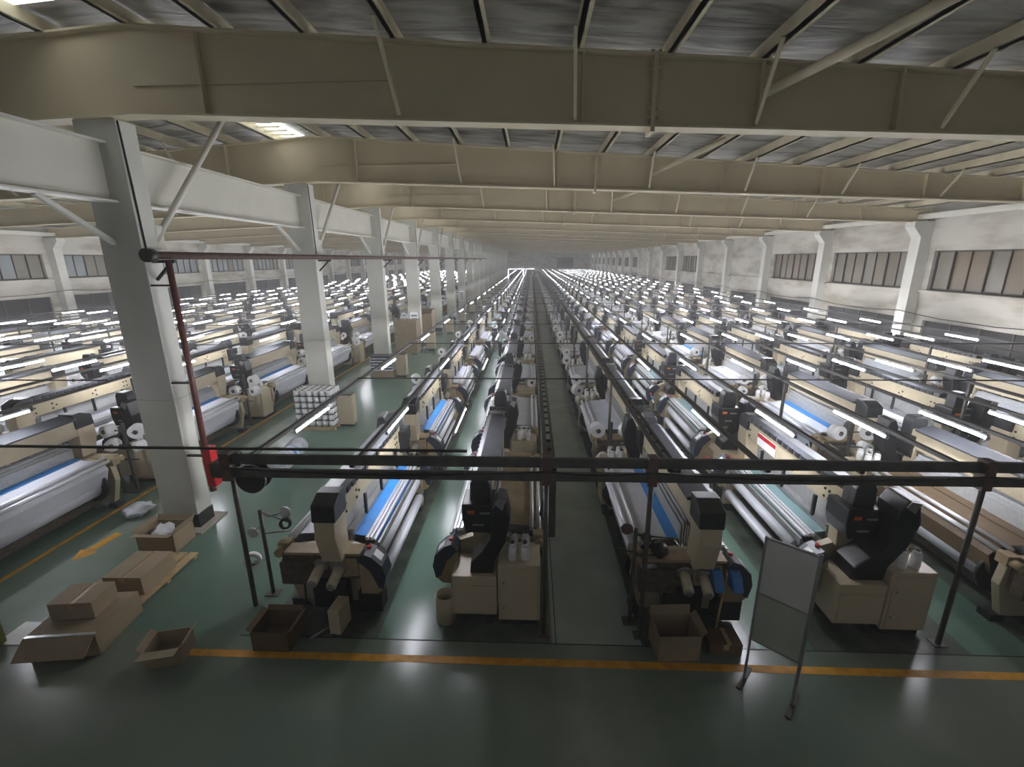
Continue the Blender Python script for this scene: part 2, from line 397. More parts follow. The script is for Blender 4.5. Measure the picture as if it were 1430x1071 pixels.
# roof beams (tapered I-beams across the hall), columns, longitudinal girder
def brace_x(i): return [x for x in (-1.96, .63, 3.23, 5.83, 8.43, 11.03, -9.76, -12.36, -14.96)]
for i, y in enumerate(bays):
    pts = [XL, RIDGE, XR - .45]
    web = MB(); xs = [XL + .05, RIDGE, XR - .1]
    prof = [(x, zbot(x)) for x in xs] + [(x, ztop(x)) for x in xs[::-1]]
    b = struct('roof_beam', web.prism(prof, y - .012, y + .012, 'y'), 'beam')
    fl = MB()
    for g, dz in ((zbot, -.03), (ztop, 0)):
        for xa, xb in ((xs[0], xs[1]), (xs[1], xs[2])):
            za, zb = g(xa) + dz, g(xb) + dz
            fl.quad_box([(xa, y - .15, za), (xb, y - .15, zb), (xb, y + .15, zb), (xa, y + .15, za), (xa, y - .15, za + .03), (xb, y - .15, zb + .03), (xb, y + .15, zb + .03), (xa, y + .15, za + .03)])
    fl.build('flange', 'flange', b)
    if i < 9:
        for x in [-17, -14, -11, -8.6, -4.9, .73, 3.25, 4.2 + 1.0, 7.9, 10.6, 13.2]:
            MB().box(x - .012, x + .012, y - .13, y + .13, zbot(x), ztop(x)).build('stiffener', 'beam', b)
        x = 1.75
        sp = MB().box(x - .03, x + .03, y - .16, y + .16, zbot(x) - .1, ztop(x) + .03).build('splice_plate', 'beam', b)
        bo = MB()
        for zz in (.1, .22, .34, .72, .84, .94):
            for s_ in (-1, 1): bo.cyl((x + s_ * .03, y - .1, zbot(x) + zz), (x + s_ * .075, y - .1, zbot(x) + zz), .02, n=6)
        bo.build('bolts', 'purlin', sp)
        for x in brace_x(i):
            MB().bar((x, y - .12, zbot(x) + .05), (x - .08, y - .8, ztop(x) + .02), .045, .045).build('flange_brace', 'flange', b)
        MB().box(RIDGE, RIDGE + 3.9, y - .05, y, zbot(-4) + .45, zbot(-4) + .47).build('haunch_stiffener', 'beam', b)
xg = XC - .02
gz0, gz1 = 5.95, 6.78
gd = struct('girder', MB().box(xg - .02, xg + .02, -1.0, YEND, gz0, gz1), 'girder')
MB().box(xg - .15, xg + .15, -1.0, YEND, gz0 - .03, gz0).box(xg - .15, xg + .15, -1.0, YEND, gz1, gz1 + .03).build('flange', 'girder', gd)
for i, y in enumerate(bays):
    y0, y1 = y - .05, y + .33
    c = struct('column', MB().box(XC - .345, XC + .345, y0, y1, 2.6, zbot(XC) - .03).box(XC - .345, XC + .345, y0, y1, .3, 2.6, 1), ['column', 'column_low'], bevel=.012)
    MB().box(XC - .36, XC + .36, y0 - .015, y1 + .015, 0, .3).build('base_band', 'charcoal', c)
    MB().box(XC - .5, XC + .5, y0 - .2, y1 + .2, 0, .035).build('footing', 'wall', c)
    MB().cyl((XC + .3, y1, 5.35), (XC + .33, y + 3.0, ztop(XC) - .1), .055, n=8).build('brace', 'girder', c)
    MB().bar((XC - .1, y0, 5.3), (XC - .1, y0 - 1.1, gz0 - .02), .07, .07).build('brace', 'column', c)
    MB().box(XC + .05, XC + .345, y1 - .02, y1 + .14, 5.2, 5.6).build('gusset', 'girder', c)
    if i < 8:
        MB().tube([(XC + .352, y - .02, 7.1), (XC + .36, y, 6.2), (XC + .36, y + .02, 5.2)], .014, 6).build('cable', 'cable', c)
# roof bracing pipes
for i, y in enumerate(bays[:8]):
    tag(MB().cyl((3.3, y - .15, 7.25 - i * .0), (5.1, y - 2.6, 7.86), .065, n=10).build('bracing_pipe', 'purlin'), 'cream bracing pipe slanting from the %s roof beam up to the roof' % nth(i), 'pipe', 'roof bracing pipes')

# floor paint
tag(MB().box(-4.9, XR, 4.67, 4.78, 0, .003).build('floor_line', 'paint_yellow'), 'yellow line painted across the floor in front of the machines', 'floor marking')
tag(MB().box(-8.66, -8.57, -1, 90, 0, .003).build('floor_line', 'paint_yellow'), 'yellow line painted along the left machine row beside the columns', 'floor marking')
tag(MB().prism([(-7.94, 6.5), (-8.1, 6.83), (-7.99, 6.81), (-7.93, 7.36), (-7.76, 7.33), (-7.84, 6.79), (-7.72, 6.77)], .0, .003, 'z').build('floor_arrow', 'paint_yellow'), 'yellow arrow painted on the floor beside the front column', 'floor marking')
jt = MB().box(-4, XR, 5.02, 5.035, 0, .002)
for x in (.35, 1.55): jt.box(x, x + .012, 5, 120, 0, .002)
tag(jt.build('trim_1', 'dark'), kind='structure')
# ------------------------------------------------------------------ weaving looms
# local frame: x < 0 cloth side, x > 0 warp side, y = 0 at the cabinet and motor end
LL, PITCHY = 3.75, 4.35
def loom_parts():
    P = []
    def add(name, mb, mats, bevel=0, sub=None): P.append((name, mb, mats, bevel, sub))
    side = [(-.52, .1), (-.52, .7), (-.44, .93), (-.15, 1.04), (.25, 1.06), (.6, 1.0), (.82, .96), (.86, .6), (.72, .1)]
    add('side_frame', MB().prism(side, .62, .74, 'y'), 'cream', .01)
    add('side_frame', MB().prism(side, 3.3, 3.42, 'y'), 'cream', .01)
    add('base_beam', MB().box(-.2, .45, .74, 3.3, .1, .26).box(-.46, -.36, .74, 3.3, .3, .42), 'oily')
    for x in (-.48, .66):
        for y in (.56, 3.22): add('foot', MB().box(x, x + .18, y, y + .2, 0, .11), 'charcoal')
    add('control_cabinet', MB().box(.26, .84, .02, .56, .1, 1.0), 'cabinet', .012)
    add('cabinet_door', MB().box(.3, .8, 0, .022, .14, .95), 'cabinet', .006, 'control_cabinet')
    add('latch', MB().cyl((.34, 0, .72), (.34, -.016, .72), .016, n=8).cyl((.34, 0, .32), (.34, -.016, .32), .016, n=8), 'steel', 0, 'control_cabinet')
    add('drive_cabinet', MB().box(-.38, .24, .02, .54, .18, .8), 'cabinet', .012)
    add('cabinet_panel', MB().box(-.35, .21, 0, .022, .22, .66), 'cabinet', .005, 'drive_cabinet')
    for a in (-.3, .08): add('cabinet_leg', MB().box(a, a + .08, .06, .2, 0, .18), 'dark')
    add('plinth', MB().box(.3, .8, .06, .5, 0, .1), 'dark')
    add('arch_beam', MB().box(-.13, .12, .6, 3.62, 1.5, 1.86), 'cream', .015)
    bl = MB()
    for y in (.9, 1.0, 1.85, 1.95, 2.9, 3.0, 3.4):
        for z in (1.58, 1.7) if y not in (1.95, 2.9) else (1.64,): bl.cyl((-.13, y, z), (-.142, y, z), .022, n=6)
    add('bolt_holes', bl, 'dark', 0, 'arch_beam')
    cv = MB().prism([(-.17, 1.86), (.19, 1.86), (.21, 1.9), (-.09, 1.985), (-.17, 1.95)], .78, 3.46, 'y')
    add('top_cover', cv, 'cover_grey', .012)
    rb = MB()
    for i in range(14): rb.box(-.185, -.165, .95 + i * .18, 1.06 + i * .18, 1.87, 1.95)
    add('vent_rib', rb, 'black', 0, 'top_cover')
    add('arch_leg', MB().prism([(3.44, 1.0), (3.74, 1.0), (3.86, 1.42), (3.84, 1.67), (3.5, 1.67)], -.15, .13, 'x'), 'cabinet', .012)
    add('end_cap', MB().prism([(3.46, 1.665), (3.85, 1.665), (3.83, 1.9), (3.62, 1.99), (3.44, 1.99)], -.17, .15, 'x'), 'black', .014)
    add('arch_leg', MB().prism([(.56, 1.02), (.76, 1.02), (.8, 1.52), (.6, 1.52)], -.14, .13, 'x'), 'cream', .012)
    add('motor_head', MB().prism([(-.2, 1.3), (.14, 1.3), (.2, 1.42), (.21, 1.74), (-.25, 1.74), (-.25, 1.5)], .3, .76, 'y'), 'black', .02)
    pn = MB().box(-.17, -.07, .29, .302, 1.6, 1.65)
    add('name_plate', pn, 'orange', 0, 'motor_head')
    add('name_plate', MB().box(.0, .14, .29, .302, 1.6, 1.625).box(-.1, .05, .29, .302, 1.42, 1.445), 'steel', 0, 'motor_head')
    mh = MB().prism([(-.15, 1.74), (.15, 1.74), (.14, 2.0), (.1, 2.08), (-.1, 2.08), (-.14, 2.0)], .4, .64, 'y')
    add('motor_cap', mh, 'charcoal', .02)
    add('drive_arm', MB().prism([(.17, 1.5), (.2, 1.8), (.27, 1.95), (.38, 1.93), (.43, 1.62), (.36, 1.28), (.22, 1.0), (.18, .72), (-.14, .72), (-.12, .96), (.04, 1.14), (.15, 1.32)], .1, .42, 'y'), 'black', .02)
    add('elbow_highlight', MB().prism([(.33, 1.78), (.38, 1.925), (.28, 1.945), (.24, 1.86)], .085, .1, 'y'), 'steel', 0, 'drive_arm')  # pale grey facet painting the highlight on the black arm's elbow
    hd = MB()
    for i in range(6): hd.box(-.02 + i * .035, -.006 + i * .035, .86, 3.24, .98 + .04 * (i % 2), 1.44 - .05 * (i % 3))
    add('heald_frame', hd, 'heald')
    add('reed', MB().box(-.13, -.09, .82, 3.26, .98, 1.17).box(-.16, -.06, .82, 3.26, 1.17, 1.2), 'steel')
    for y in (1.1, 2.0, 2.75): add('hanger', MB().box(-.19, -.15, y, y + .05, 1.18, 1.52), 'black')
    add('fabric', MB().sheet([(-.46, .82), (-.44, 1.0), (-.4, 1.035), (-.09, 1.075)], .84, 3.2, .01), 'silver_cloth')
    for bx in (-.335, -.39, -.445): add('breast_bar', MB().box(bx - .02, bx + .02, .76, 3.28, 1.03, 1.085 - (.02 if bx < -.4 else 0)), 'chrome', .006)
    add('front_rail', MB().box(-.52, -.485, .76, 3.28, .9, 1.0), 'steel', .005)
    add('cloth_roll', MB().prism([(-.44 + .115 * math.cos(t * PI / 5 + .2), .76 + .115 * math.sin(t * PI / 5 + .2)) for t in range(10)], .92, 3.14, 'y', smooth=True), 'roll')
    add('roll_core', MB().cyl((-.44, .74, .76), (-.44, 3.3, .76), .03), 'charcoal')
    add('cloth_roll', MB().cyl((-.53, .98, .44), (-.53, 3.12, .44), .085, n=14), 'roll')
    add('roll_core', MB().cyl((-.53, .7, .44), (-.53, 3.4, .44), .03), 'steel')
    add('warp_sheet', MB().sheet([(.78, .62), (.88, .92), (.8, 1.03), (.7, 1.075), (.12, 1.12)], .86, 3.2, .01), 'warp')
    add('lint_band', MB().sheet([(.33, 1.118), (.12, 1.136)], .86, 3.2, .008), 'warp_pale')
    add('whip_roll', MB().cyl((.72, .74, 1.1), (.72, 3.32, 1.1), .03, n=10), 'chrome')
    add('whip_roll', MB().cyl((.83, .74, 1.045), (.83, 3.32, 1.045), .036, n=10), 'chrome')
    add('warp_beam', MB().cyl((.56, .98, .58), (.56, 3.06, .58), .22, n=20), 'warp')
    for y in (.9, 3.08): add('beam_flange', MB().cyl((.56, y, .58), (.56, y + .05, .58), .33, n=20), 'charcoal', 0)
    add('bearing', MB().box(.74, .9, .6, .76, .93, 1.08).cyl((.83, .5, 1.0), (.83, .64, 1.0), .06), 'cream_dark', 0)
    add('bearing', MB().box(.74, .9, 3.3, 3.46, .93, 1.08).cyl((.83, 3.46, 1.0), (.83, 3.6, 1.0), .06), 'cream_dark', 0)
    cvp = [(-.34, .95), (-.42, 1.06), (-.52, 1.02), (-.66, .88), (-.7, .7), (-.66, .5), (-.58, .42), (-.34, .42)]
    for y0, y1 in ((.34, .62), (3.4, 3.68)):
        add('front_cover', MB().prism(cvp, y0 + .02, y1 - .02, 'y', 1).prism([(x - (.012 if x < -.35 else -.01), z + .012) for x, z in cvp[:6]] + [(-.6, .55), (-.5, .8), (-.38, .93)], y0, y1, 'y', 0), ['navy', 'cream_dark'])
        add('label_plate', MB().quad_box([(-.545, y0 + .06, 1.02), (-.64, y0 + .06, .925), (-.64, y1 - .08, .925), (-.545, y1 - .08, 1.02), (-.54, y0 + .06, 1.03), (-.636, y0 + .06, .935), (-.636, y1 - .08, .935), (-.54, y1 - .08, 1.03)]), 'label_white', 0)
    add('lower_housing', MB().box(-.62, -.28, 3.42, 3.66, .12, .44), 'dark', .01)
    add('stop_button', MB().cyl((-.45, 3.5, 1.05), (-.45, 3.5, 1.1), .03, n=10).cyl((-.45, .48, 1.05), (-.45, .48, 1.1), .03, n=10), 'red')
    add('gear_case', MB().box(-.3, .78, 3.42, 3.6, .62, 1.02).box(.3, .8, 3.5, 3.66, .55, .9), 'oily', .012)
    add('gear_plate', MB().box(-.36, .72, 3.4, 3.64, 1.02, 1.06).prism([(-.32, .7), (.05, .66), (.1, .95), (-.3, .98)], 3.6, 3.64, 'y'), 'cream_dark', .006)
    for x, z, c in ((.2, .88, 0), (-.06, .84, 1)):
        add('gear_motor', MB().cyl((x, 3.6, z), (x + .02, 3.92, z - .1), .07, n=14).cyl((x, 3.62, z), (x + .003, 3.66, z - .012), .105, n=14, mi=1).cyl((x + .02, 3.92, z - .1), (x + .022, 3.95, z - .108), .05, n=12, mi=1), ['brass', 'steel'])
    add('hose', MB().tube([(.05, 3.5, .62), (.0, 3.72, .4), (-.05, 3.7, .12)], .02, 6), 'cable')
    add('hose', MB().tube([(.5, 3.6, .6), (.46, 3.7, .3), (.5, 3.5, .05)], .016, 6), 'cable')
    add('treadle_housing', MB().box(-.1, .4, 3.44, 3.6, .12, .6), 'dark', .01)
    return P
def make_loom():
    r = thing('weaving_loom', 'x', 'loom')
    named = {}
    for name, mb, mats, bv, sub in loom_parts():
        o = mb.build(name, mats, named[sub] if sub else r, bv)
        named[name] = o
    return r
def loom_lite_parts():
    P = []
    P.append(('body', MB().box(-.5, .82, .62, .74, .1, 1.0).box(-.5, .82, 3.3, 3.42, .1, 1.0).box(-.36, .74, 3.42, 3.62, .55, 1.06), 'cream_dark'))
    P.append(('control_cabinet', MB().box(.26, .84, 0, .56, 0, 1.0), 'cabinet'))
    P.append(('drive_cabinet', MB().box(-.38, .24, 0, .54, .1, .8), 'cabinet'))
    P.append(('arch_beam', MB().box(-.13, .12, .6, 3.62, 1.5, 1.86).box(-.15, .13, 3.5, 3.82, 1.0, 1.67).box(-.14, .13, .56, .78, 1.0, 1.52), 'cream'))
    P.append(('top_cover', MB().prism([(-.17, 1.86), (.19, 1.86), (.21, 1.9), (-.09, 1.985), (-.17, 1.95)], .78, 3.46, 'y'), 'cover_grey'))
    P.append(('end_cap', MB().box(-.17, .15, 3.46, 3.84, 1.66, 1.98), 'black'))
    P.append(('motor_head', MB().box(-.25, .21, .3, .76, 1.3, 1.74).box(-.15, .15, .4, .64, 1.74, 2.07), 'black'))
    P.append(('drive_arm', MB().prism([(.17, 1.4), (.2, 1.8), (.3, 1.95), (.43, 1.62), (.22, 1.0), (.18, .76), (-.14, .76), (.04, 1.14)], .1, .42, 'y'), 'black'))
    P.append(('heald_frame', MB().box(-.1, .14, .86, 3.24, .98, 1.42), 'heald'))
    P.append(('fabric', MB().sheet([(-.46, .8), (-.44, 1.0), (-.4, 1.035), (-.09, 1.075)], .84, 3.2, .01), 'silver_cloth'))
    P.append(('front_rail', MB().box(-.4, -.3, .76, 3.28, 1.035, 1.08), 'chrome'))
    P.append(('cloth_roll', MB().cyl((-.44, .92, .76), (-.44, 3.14, .76), .11, n=8).cyl((-.53, .98, .44), (-.53, 3.12, .44), .085, n=8), 'roll'))
    P.append(('front_cover', MB().box(-.68, -.38, .34, .62, .45, 1.0).box(-.68, -.38, 3.4, 3.68, .45, 1.0), 'navy'))
    P.append(('warp_sheet', MB().sheet([(.8, .6), (.87, .9), (.8, 1.03), (.12, 1.12)], .86, 3.2, .01), 'warp'))
    P.append(('whip_roll', MB().cyl((.8, .74, 1.06), (.8, 3.32, 1.06), .04, n=6), 'chrome'))
    return P
def make_lite():
    r = thing('weaving_loom', 'x', 'loom')
    for name, mb, mats in loom_lite_parts(): mb.build(name, mats, r)
    return r
def far_mb():
    out = MB(); ms = []
    for name, mb, mats in loom_lite_parts():
        if mats not in ms: ms.append(mats)
        o = len(out.v); out.v += mb.v; out.f += [tuple(i + o for i in f) for f in mb.f]
        out.m += [ms.index(mats)] * len(mb.f); out.s += mb.s
    return out, ms
FARMB, FARMATS = far_mb()
FARMESH = FARMB.mesh('weaving_loom', FARMATS)

# (x of the arch, faces +x, y of the first machine, row description)
ROWS = [(-2.73, 1, 5.3, 'the row beside the open column aisle'), (-.7, 0, 5.3, 'the row left of the central walkway'),
        (2.3, 1, 5.3, 'the row right of the central walkway'), (4.5, 0, 5.3, 'the second row right of the central walkway'),
        (7.35, 1, 5.3, 'the third row right of the central walkway'), (9.55, 0, 5.3, 'the fourth row right of the central walkway'),
        (12.35, 1, 5.3, 'the fifth row right of the central walkway'), (14.3, 0, 5.3, 'the row along the right wall'),
        (-9.5, 0, 5.0, 'the row just left of the columns'), (-11.75, 1, 5.0, 'the second row left of the columns'),
        (-14.6, 0, 5.0, 'the third row left of the columns'), (-16.85, 1, 5.0, 'the fourth row left of the columns'),
        (-19.7, 0, 5.0, 'the fifth row left of the columns'), (-21.9, 1, 5.0, 'the sixth row left of the columns'),
        (-24.8, 0, 5.0, 'the row along the left wall')]
def in_view(x, y, ln=3.75, hw=.9, z1=2.1):
    pts = [px(x + a, y + b, z) for a in (-hw, hw) for b in (0, ln) for z in (0, z1)]
    pts = [p for p in pts if p]
    return bool(pts) and any(-5 < p[0] < 1435 for p in pts) or (bool(pts) and min(p[0] for p in pts) < 0 < max(p[0] for p in pts))
slots = []
for ri, (x, face, ys, desc) in enumerate(ROWS):
    k = 0; y = ys
    while y + LL < YEND - 3.5:
        vis = in_view(x, y)
        if vis: slots.append((math.hypot(x, y), ri, k, x, y, face)); k += 1
        y += PITCHY
slots.sort()
near_p, mid_p = make_loom(), make_lite()
for r in (near_p, mid_p): KIDS[r.name] = list(r.children)
for r in (near_p, mid_p):
    for c in r.children: KIDS[c.name] = list(c.children)
used = {0: False, 1: False}
def recolour(root, k, ri):
    rnd = random.Random(ri * 100 + k)
    fab = rnd.choice(['silver_cloth', 'silver_cloth', 'warp_pale', 'silver_cloth', 'teal', 'warp_pale'])
    wp = rnd.choice(['warp', 'warp', 'warp_pale', 'warp'])
    lint = wp
    if ri == 0 and k < 2: fab = 'blue'
    if ri == 1 and k == 0: fab = 'blue'
    if ri == 3: fab = 'teal' if k < 2 else fab
    if ri == 2 and k == 0 or ri == 8 and k in (0, 1, 2) or rnd.random() < .12: lint = 'blue'
    if ri == 1 and k == 0: wp = lint = 'cream_dark'
    if ri == 4 and k == 0: wp = lint = 'brown_cloth'
    if ri == 4 and k == 1: wp = 'warp_pale'; lint = 'blue'
    for ch in root.children:
        n = ch.name.split('.')[0]
        t = {'fabric': fab, 'warp_sheet': wp, 'lint_band': lint}.get(n)
        if t:
            ch.material_slots[0].link = 'OBJECT'; ch.material_slots[0].material = MATS[t]
        if n == 'drive_arm' and ri in (3, 5, 7): ch.scale = (1.3, 1.25, 1.02)
    return fab, lint
NEAR = []; stuff_far = []
n_ind = 0
for d, ri, k, x, y, face in slots:
    desc = ROWS[ri][3]
    loc = (x, y + LL, 0) if face else (x, y, 0); rz = PI if face else 0
    if n_ind >= 298: stuff_far.append((loc, rz)); continue
    n_ind += 1
    lod = 0 if d < 21 else 1 if d < 42 else 2
    if lod < 2:
        p = (near_p, mid_p)[lod]
        if not used[lod]:
            o = p; used[lod] = True; o.location = loc; o.rotation_euler = (0, 0, rz)
        else: o = dup(p, loc, rz)
        fab, lint = recolour(o, k, ri)
        extra = 'cream loom with blue fabric' if fab == 'blue' else 'cream loom with blue warp edge' if lint == 'blue' else 'cream loom with %s' % ('black end cap towards the viewer' if face and lod == 0 and ri < 6 else 'black motor head' if not face else 'white warp')
        if len(('%s, %s machine in %s' % (extra, nth(k), desc)).split()) > 16: extra = 'cream loom'
        NEAR.append((ri, k, x, y, face, o, lod))
    else:
        o = inst('weaving_loom', FARMESH, None, loc, (0, 0, rz)); extra = 'small distant cream loom'
        if len(('%s, %s machine in %s' % (extra, nth(k), desc)).split()) > 16: extra = 'distant loom'
    tag(o, '%s, %s machine in %s' % (extra, nth(k), desc), 'loom', 'weaving looms in long rows')
def join_copies(mb, places, name, mats):
    out = MB()
    for (lx, ly, lz), rz in places:
        c, s = math.cos(rz), math.sin(rz); o = len(out.v)
        out.v += [(lx + vx * c - vy * s, ly + vx * s + vy * c, lz + vz) for vx, vy, vz in mb.v]
        out.f += [tuple(i + o for i in f) for f in mb.f]; out.m += mb.m; out.s += mb.s
    return out.build(name, mats)
if stuff_far:
    tag(join_copies(FARMB, stuff_far, 'far_looms', FARMATS), 'mass of tiny cream looms filling the far end of the hall', 'looms', kind='stuff')

# ------------------------------------------------------------------ cones, yarn packages and their stands at the near looms
cone_me = MB().cyl((0, 0, 0), (0, 0, .02), .058, .06, n=14, mi=0).cyl((0, 0, .02), (0, 0, .21), .062, .056, n=14).cyl((0, 0, .21), (0, 0, .25), .056, .03, n=14).mesh('yarn_cone', ['yarn'])
core_me = MB().ring((0, 0, .262), (0, 0, 1), .03, .02, .03, n=10, mi=0).mesh('cone_core', ['oily'])
pack_me = MB().ring((0, 0, 0), (0, 1, 0), .15, .05, .2, n=20, mi=0, mi_in=1).mesh('yarn_package', ['yarn', 'dark'])
pack_tube = MB().ring((0, 0, 0), (0, 1, 0), .05, .035, .23, n=12, mi=0, mi_in=0).mesh('package_tube', ['oily'])
rest_c, rest_p = [], []
nc = npk = 0
def to_world(x, y, face, lx, ly): return (x - lx, y + LL - ly) if face else (x + lx, y + ly)
def where(ri, k): return '%s loom, %s' % (nth(k), ROWS[ri][3].replace('the row ', 'row ').replace('the ', ''))
cr_mb = (MB().bar((-.24, 0, .74), (.2, 0, .74), .025, .025).box(-.03, .03, -.03, .03, 0, 1.6).box(-.2, .2, -.18, .18, 0, .02).bar((0, 0, 1.42), (-.34, 0, 1.42), .025, .025).bar((0, 0, 1.42), (.3, 0, 1.42), .025, .025)
         .bar((0, 0, 1.08), (-.34, 0, 1.08), .025, .025).bar((0, 0, 1.08), (.3, 0, 1.08), .025, .025))
creel_me = cr_mb.mesh('yarn_creel', ['post'])
pin_me = MB().cyl((-.34, -.14, 1.42), (-.34, .16, 1.42), .012, n=6).cyl((.3, -.14, 1.42), (.3, .16, 1.42), .012, n=6).cyl((-.34, -.14, 1.08), (-.34, .16, 1.08), .012, n=6).cyl((.3, -.14, 1.08), (.3, .16, 1.08), .012, n=6).mesh('creel_pin', ['steel'])
for ri, k, x, y, face, o, lod in NEAR:
    rnd = random.Random(ri * 71 + k)
    cones = [(a, b) for b in (.16, .4) for a in (.46, .64)][: (2 if k % 2 else 0) if ri == 1 and k else rnd.choice([4, 4, 3, 2]) if k else 4]
    for a, b in cones:
        wx, wy = to_world(x, y, face, a + rnd.uniform(-.01, .01), b)
        if nc < 290:
            c = inst('yarn_cone', cone_me, None, (wx, wy, 1.0), (0, 0, rnd.random() * 6)); nc += 1
            if lod == 0: inst('cone_core', core_me, c)
            tag(c, '%s %s white yarn cone, cabinet of %s' % ('near' if (b < .3) != face else 'far', 'left' if (a < .5) != face else 'right', where(ri, k)), 'yarn cone', 'cones on the cabinet of the %s' % where(ri, k))
        else: rest_c.append(((wx, wy, 1.0), 0))
    if (ri, k) in ((0, 0),) or ri == 1 or (not face and k == 0 and ri < 8):
        if ri == 1 and 0 < k < 9:
            p = inst('yarn_package', pack_me, None, (x + .55, y + .32, 1.11 if k % 2 else 1.15), (PI / 2, 0, 0) if k % 2 else (0, 0, .6)); p.location.x += .13 if k % 2 == 0 else 0
            tag(p, 'white yarn package lying on the cabinet of the %s' % where(ri, k), 'yarn package', 'packages lying on cabinets')
        continue
    wx, wy = to_world(x, y, face, .56, -.3)
    if npk < 288:
        st = inst('yarn_creel', creel_me, None, (wx, wy, 0), (0, 0, PI * face)); inst('creel_pin', pin_me, st)
        tag(st, 'dark creel stand by the %s' % where(ri, k), 'creel', 'creel stands between the looms')
    for a, z in ((-.34, 1.42), (.3, 1.42), (-.34, 1.08), (.3, 1.08)) + (((-.2, .74), (.16, .74)) if ri == 2 else ()):
        if rnd.random() < .12: continue
        q = (wx - a if face else wx + a, wy + rnd.uniform(-.02, .02), z)
        if npk < 288:
            p = inst('yarn_package', pack_me, None, q, (0, 0, rnd.uniform(-.5, .5))); npk += 1
            sc = rnd.choice([1, 1, .9, .75]) * (1.15 if ri == 2 else 1); p.scale = (sc, 1, sc)
            if lod == 0: inst('package_tube', pack_tube, p)
            tag(p, '%s %s white yarn package, creel at %s' % ('upper' if z > 1.2 else 'lower' if z > .9 else 'bottom', 'left' if (a < 0) != face else 'right', where(ri, k)), 'yarn package', 'packages on the creel at the %s' % where(ri, k))
        else: rest_p.append((q, 0))
cone_s = MB().cyl((0, 0, 0), (0, 0, .24), .06, n=6); pack_s = MB().cyl((0, -.1, 0), (0, .1, 0), .15, n=8)
for d, ri, k, x, y, face in slots:
    if d < 42: continue
    for a, b in ((.46, .2), (.64, .2)): rest_c.append(((*to_world(x, y, face, a, b), 1.0), 0))
    for a in (.25, .85): rest_p.append(((*to_world(x, y, face, a, -.3), 1.3), 0))
tag(join_copies(cone_s, rest_c, 'far_yarn_cones', ['yarn']), 'tiny white yarn cones on the cabinets of the distant looms', 'yarn cones', kind='stuff')
tag(join_copies(pack_s, rest_p, 'far_yarn_packages', ['yarn']), 'tiny white yarn packages between the distant looms', 'yarn packages', kind='stuff')

# ------------------------------------------------------------------ lighting rails, cross bars, tube lamps
RZ = 2.42
# x, y where it starts, carries lamps, description
RAILS = [(-3.8, 5.3, 1, 'the rail over the open column aisle'), (-2.3, 5.3, 1, 'the rail above the row beside the column aisle'), (-1.22, 5.3, 1, 'the thin rail over the green aisle left of centre'),
         (.2, 5.3, 0, 'the rail left of the central walkway'), (1.75, 5.3, 0, 'the rail right of the central walkway')]
RAILS += [(x, 5.3, 1, 'the %s lamp rail right of the central walkway' % WORD[i]) for i, x in enumerate((2.95, 4.08, 5.45, 6.93, 8.12, 9.25, 10.6, 12.0, 13.3, 14.7))]
RAILS += [(x, 5.0, 1, 'the %s lamp rail left of the columns' % WORD[i]) for i, x in enumerate((-9.35, -10.93, -12.2, -13.75, -14.9, -16.2, -17.45, -18.95, -20.0, -21.3, -22.5, -24.0, -25.4))]
lampc = []
post_me = MB().box(-.024, .024, -.024, .024, .012, RZ - .02).box(-.09, .09, -.06, .06, 0, .012).mesh('post', ['post'])
for x, y0, lamps, desc in RAILS:
    a = y0
    while px(x, a, RZ) is None or not (-60 < px(x, a, RZ)[0] < 1500): a += PITCHY
    a = max(y0, a - PITCHY)
    thin = x == -1.22
    h = .02 if thin else .05; wd = .012 if thin else .03
    mb = MB().box(x - wd, x + wd, a, YEND - 4, RZ, RZ + h)
    if x in (.2, 1.75): mb.box(x + .09, x + .13, a, YEND - 4, RZ - .02, RZ + .03)
    r = tag(mb.build('lamp_rail' if lamps else 'cable_rail', 'rail'), 'dark steel rail running the hall, %s' % desc, 'rail', 'overhead rails along the machine rows')
    if x in (.2, 1.75):
        t = MB(); yy = a
        while yy < 60: t.box(x - .02, x + .12, yy, yy + .03, RZ - .01, RZ + .02); yy += .32
        t.build('rung', 'rail', r)
    yy = y0; n = 0
    while yy < YEND - 6:
        if yy >= max(a - .1, y0 + 1) and not thin and (x in (.2, 1.75, 5.45, 9.25, 12.0) or x < -9 and hash((round(x * 10) // 7)) % 2): inst('post', post_me, r, (x, yy, 0)); n += 1
        if lamps:
            ya = yy + 1.45
            p0, p1 = px(x, ya, 2.35), px(x, ya + 1.25, 2.35)
            if p0 and p1 and max(p0[0], p1[0]) > -10 and min(p0[0], p1[0]) < 1440: lampc.append((math.hypot(x, ya), x, ya, desc))
        yy += PITCHY
lampc.sort()
lb_me = MB().box(-.022, .022, 0, 1.25, .028, .06).box(-.004, .004, .1, .12, .06, .09).box(-.004, .004, 1.13, 1.15, .06, .09).mesh('tube_lamp', ['lamp_body'])
tb_me = MB().cyl((0, .01, 0), (0, 1.24, 0), .021, n=8).mesh('tube', ['tube_light'])
tf_me = MB().cyl((0, .01, 0), (0, 1.24, 0), .011, n=6).mesh('tube', ['tube_light'])
cp_me = MB().cyl((0, -.012, 0), (0, .01, 0), .03, n=8).cyl((0, 1.24, 0), (0, 1.262, 0), .03, n=8).mesh('end_cap', ['lamp_body'])
cnt = {}
ind = lampc[:299]; far = lampc[299:]
for d, x, y, desc in sorted(ind, key=lambda q: q[2]):
    k = cnt[desc] = cnt.get(desc, -1) + 1
    o = inst('tube_lamp', lb_me, None, (x, y, RZ - .09)); inst('tube', tb_me if d < 32 else tf_me, o)
    if d < 30: inst('end_cap', cp_me, o)
    tag(o, 'lit white tube lamp, %s along %s' % (nth(k), desc), 'lamp', 'tube lamps on the overhead rails')
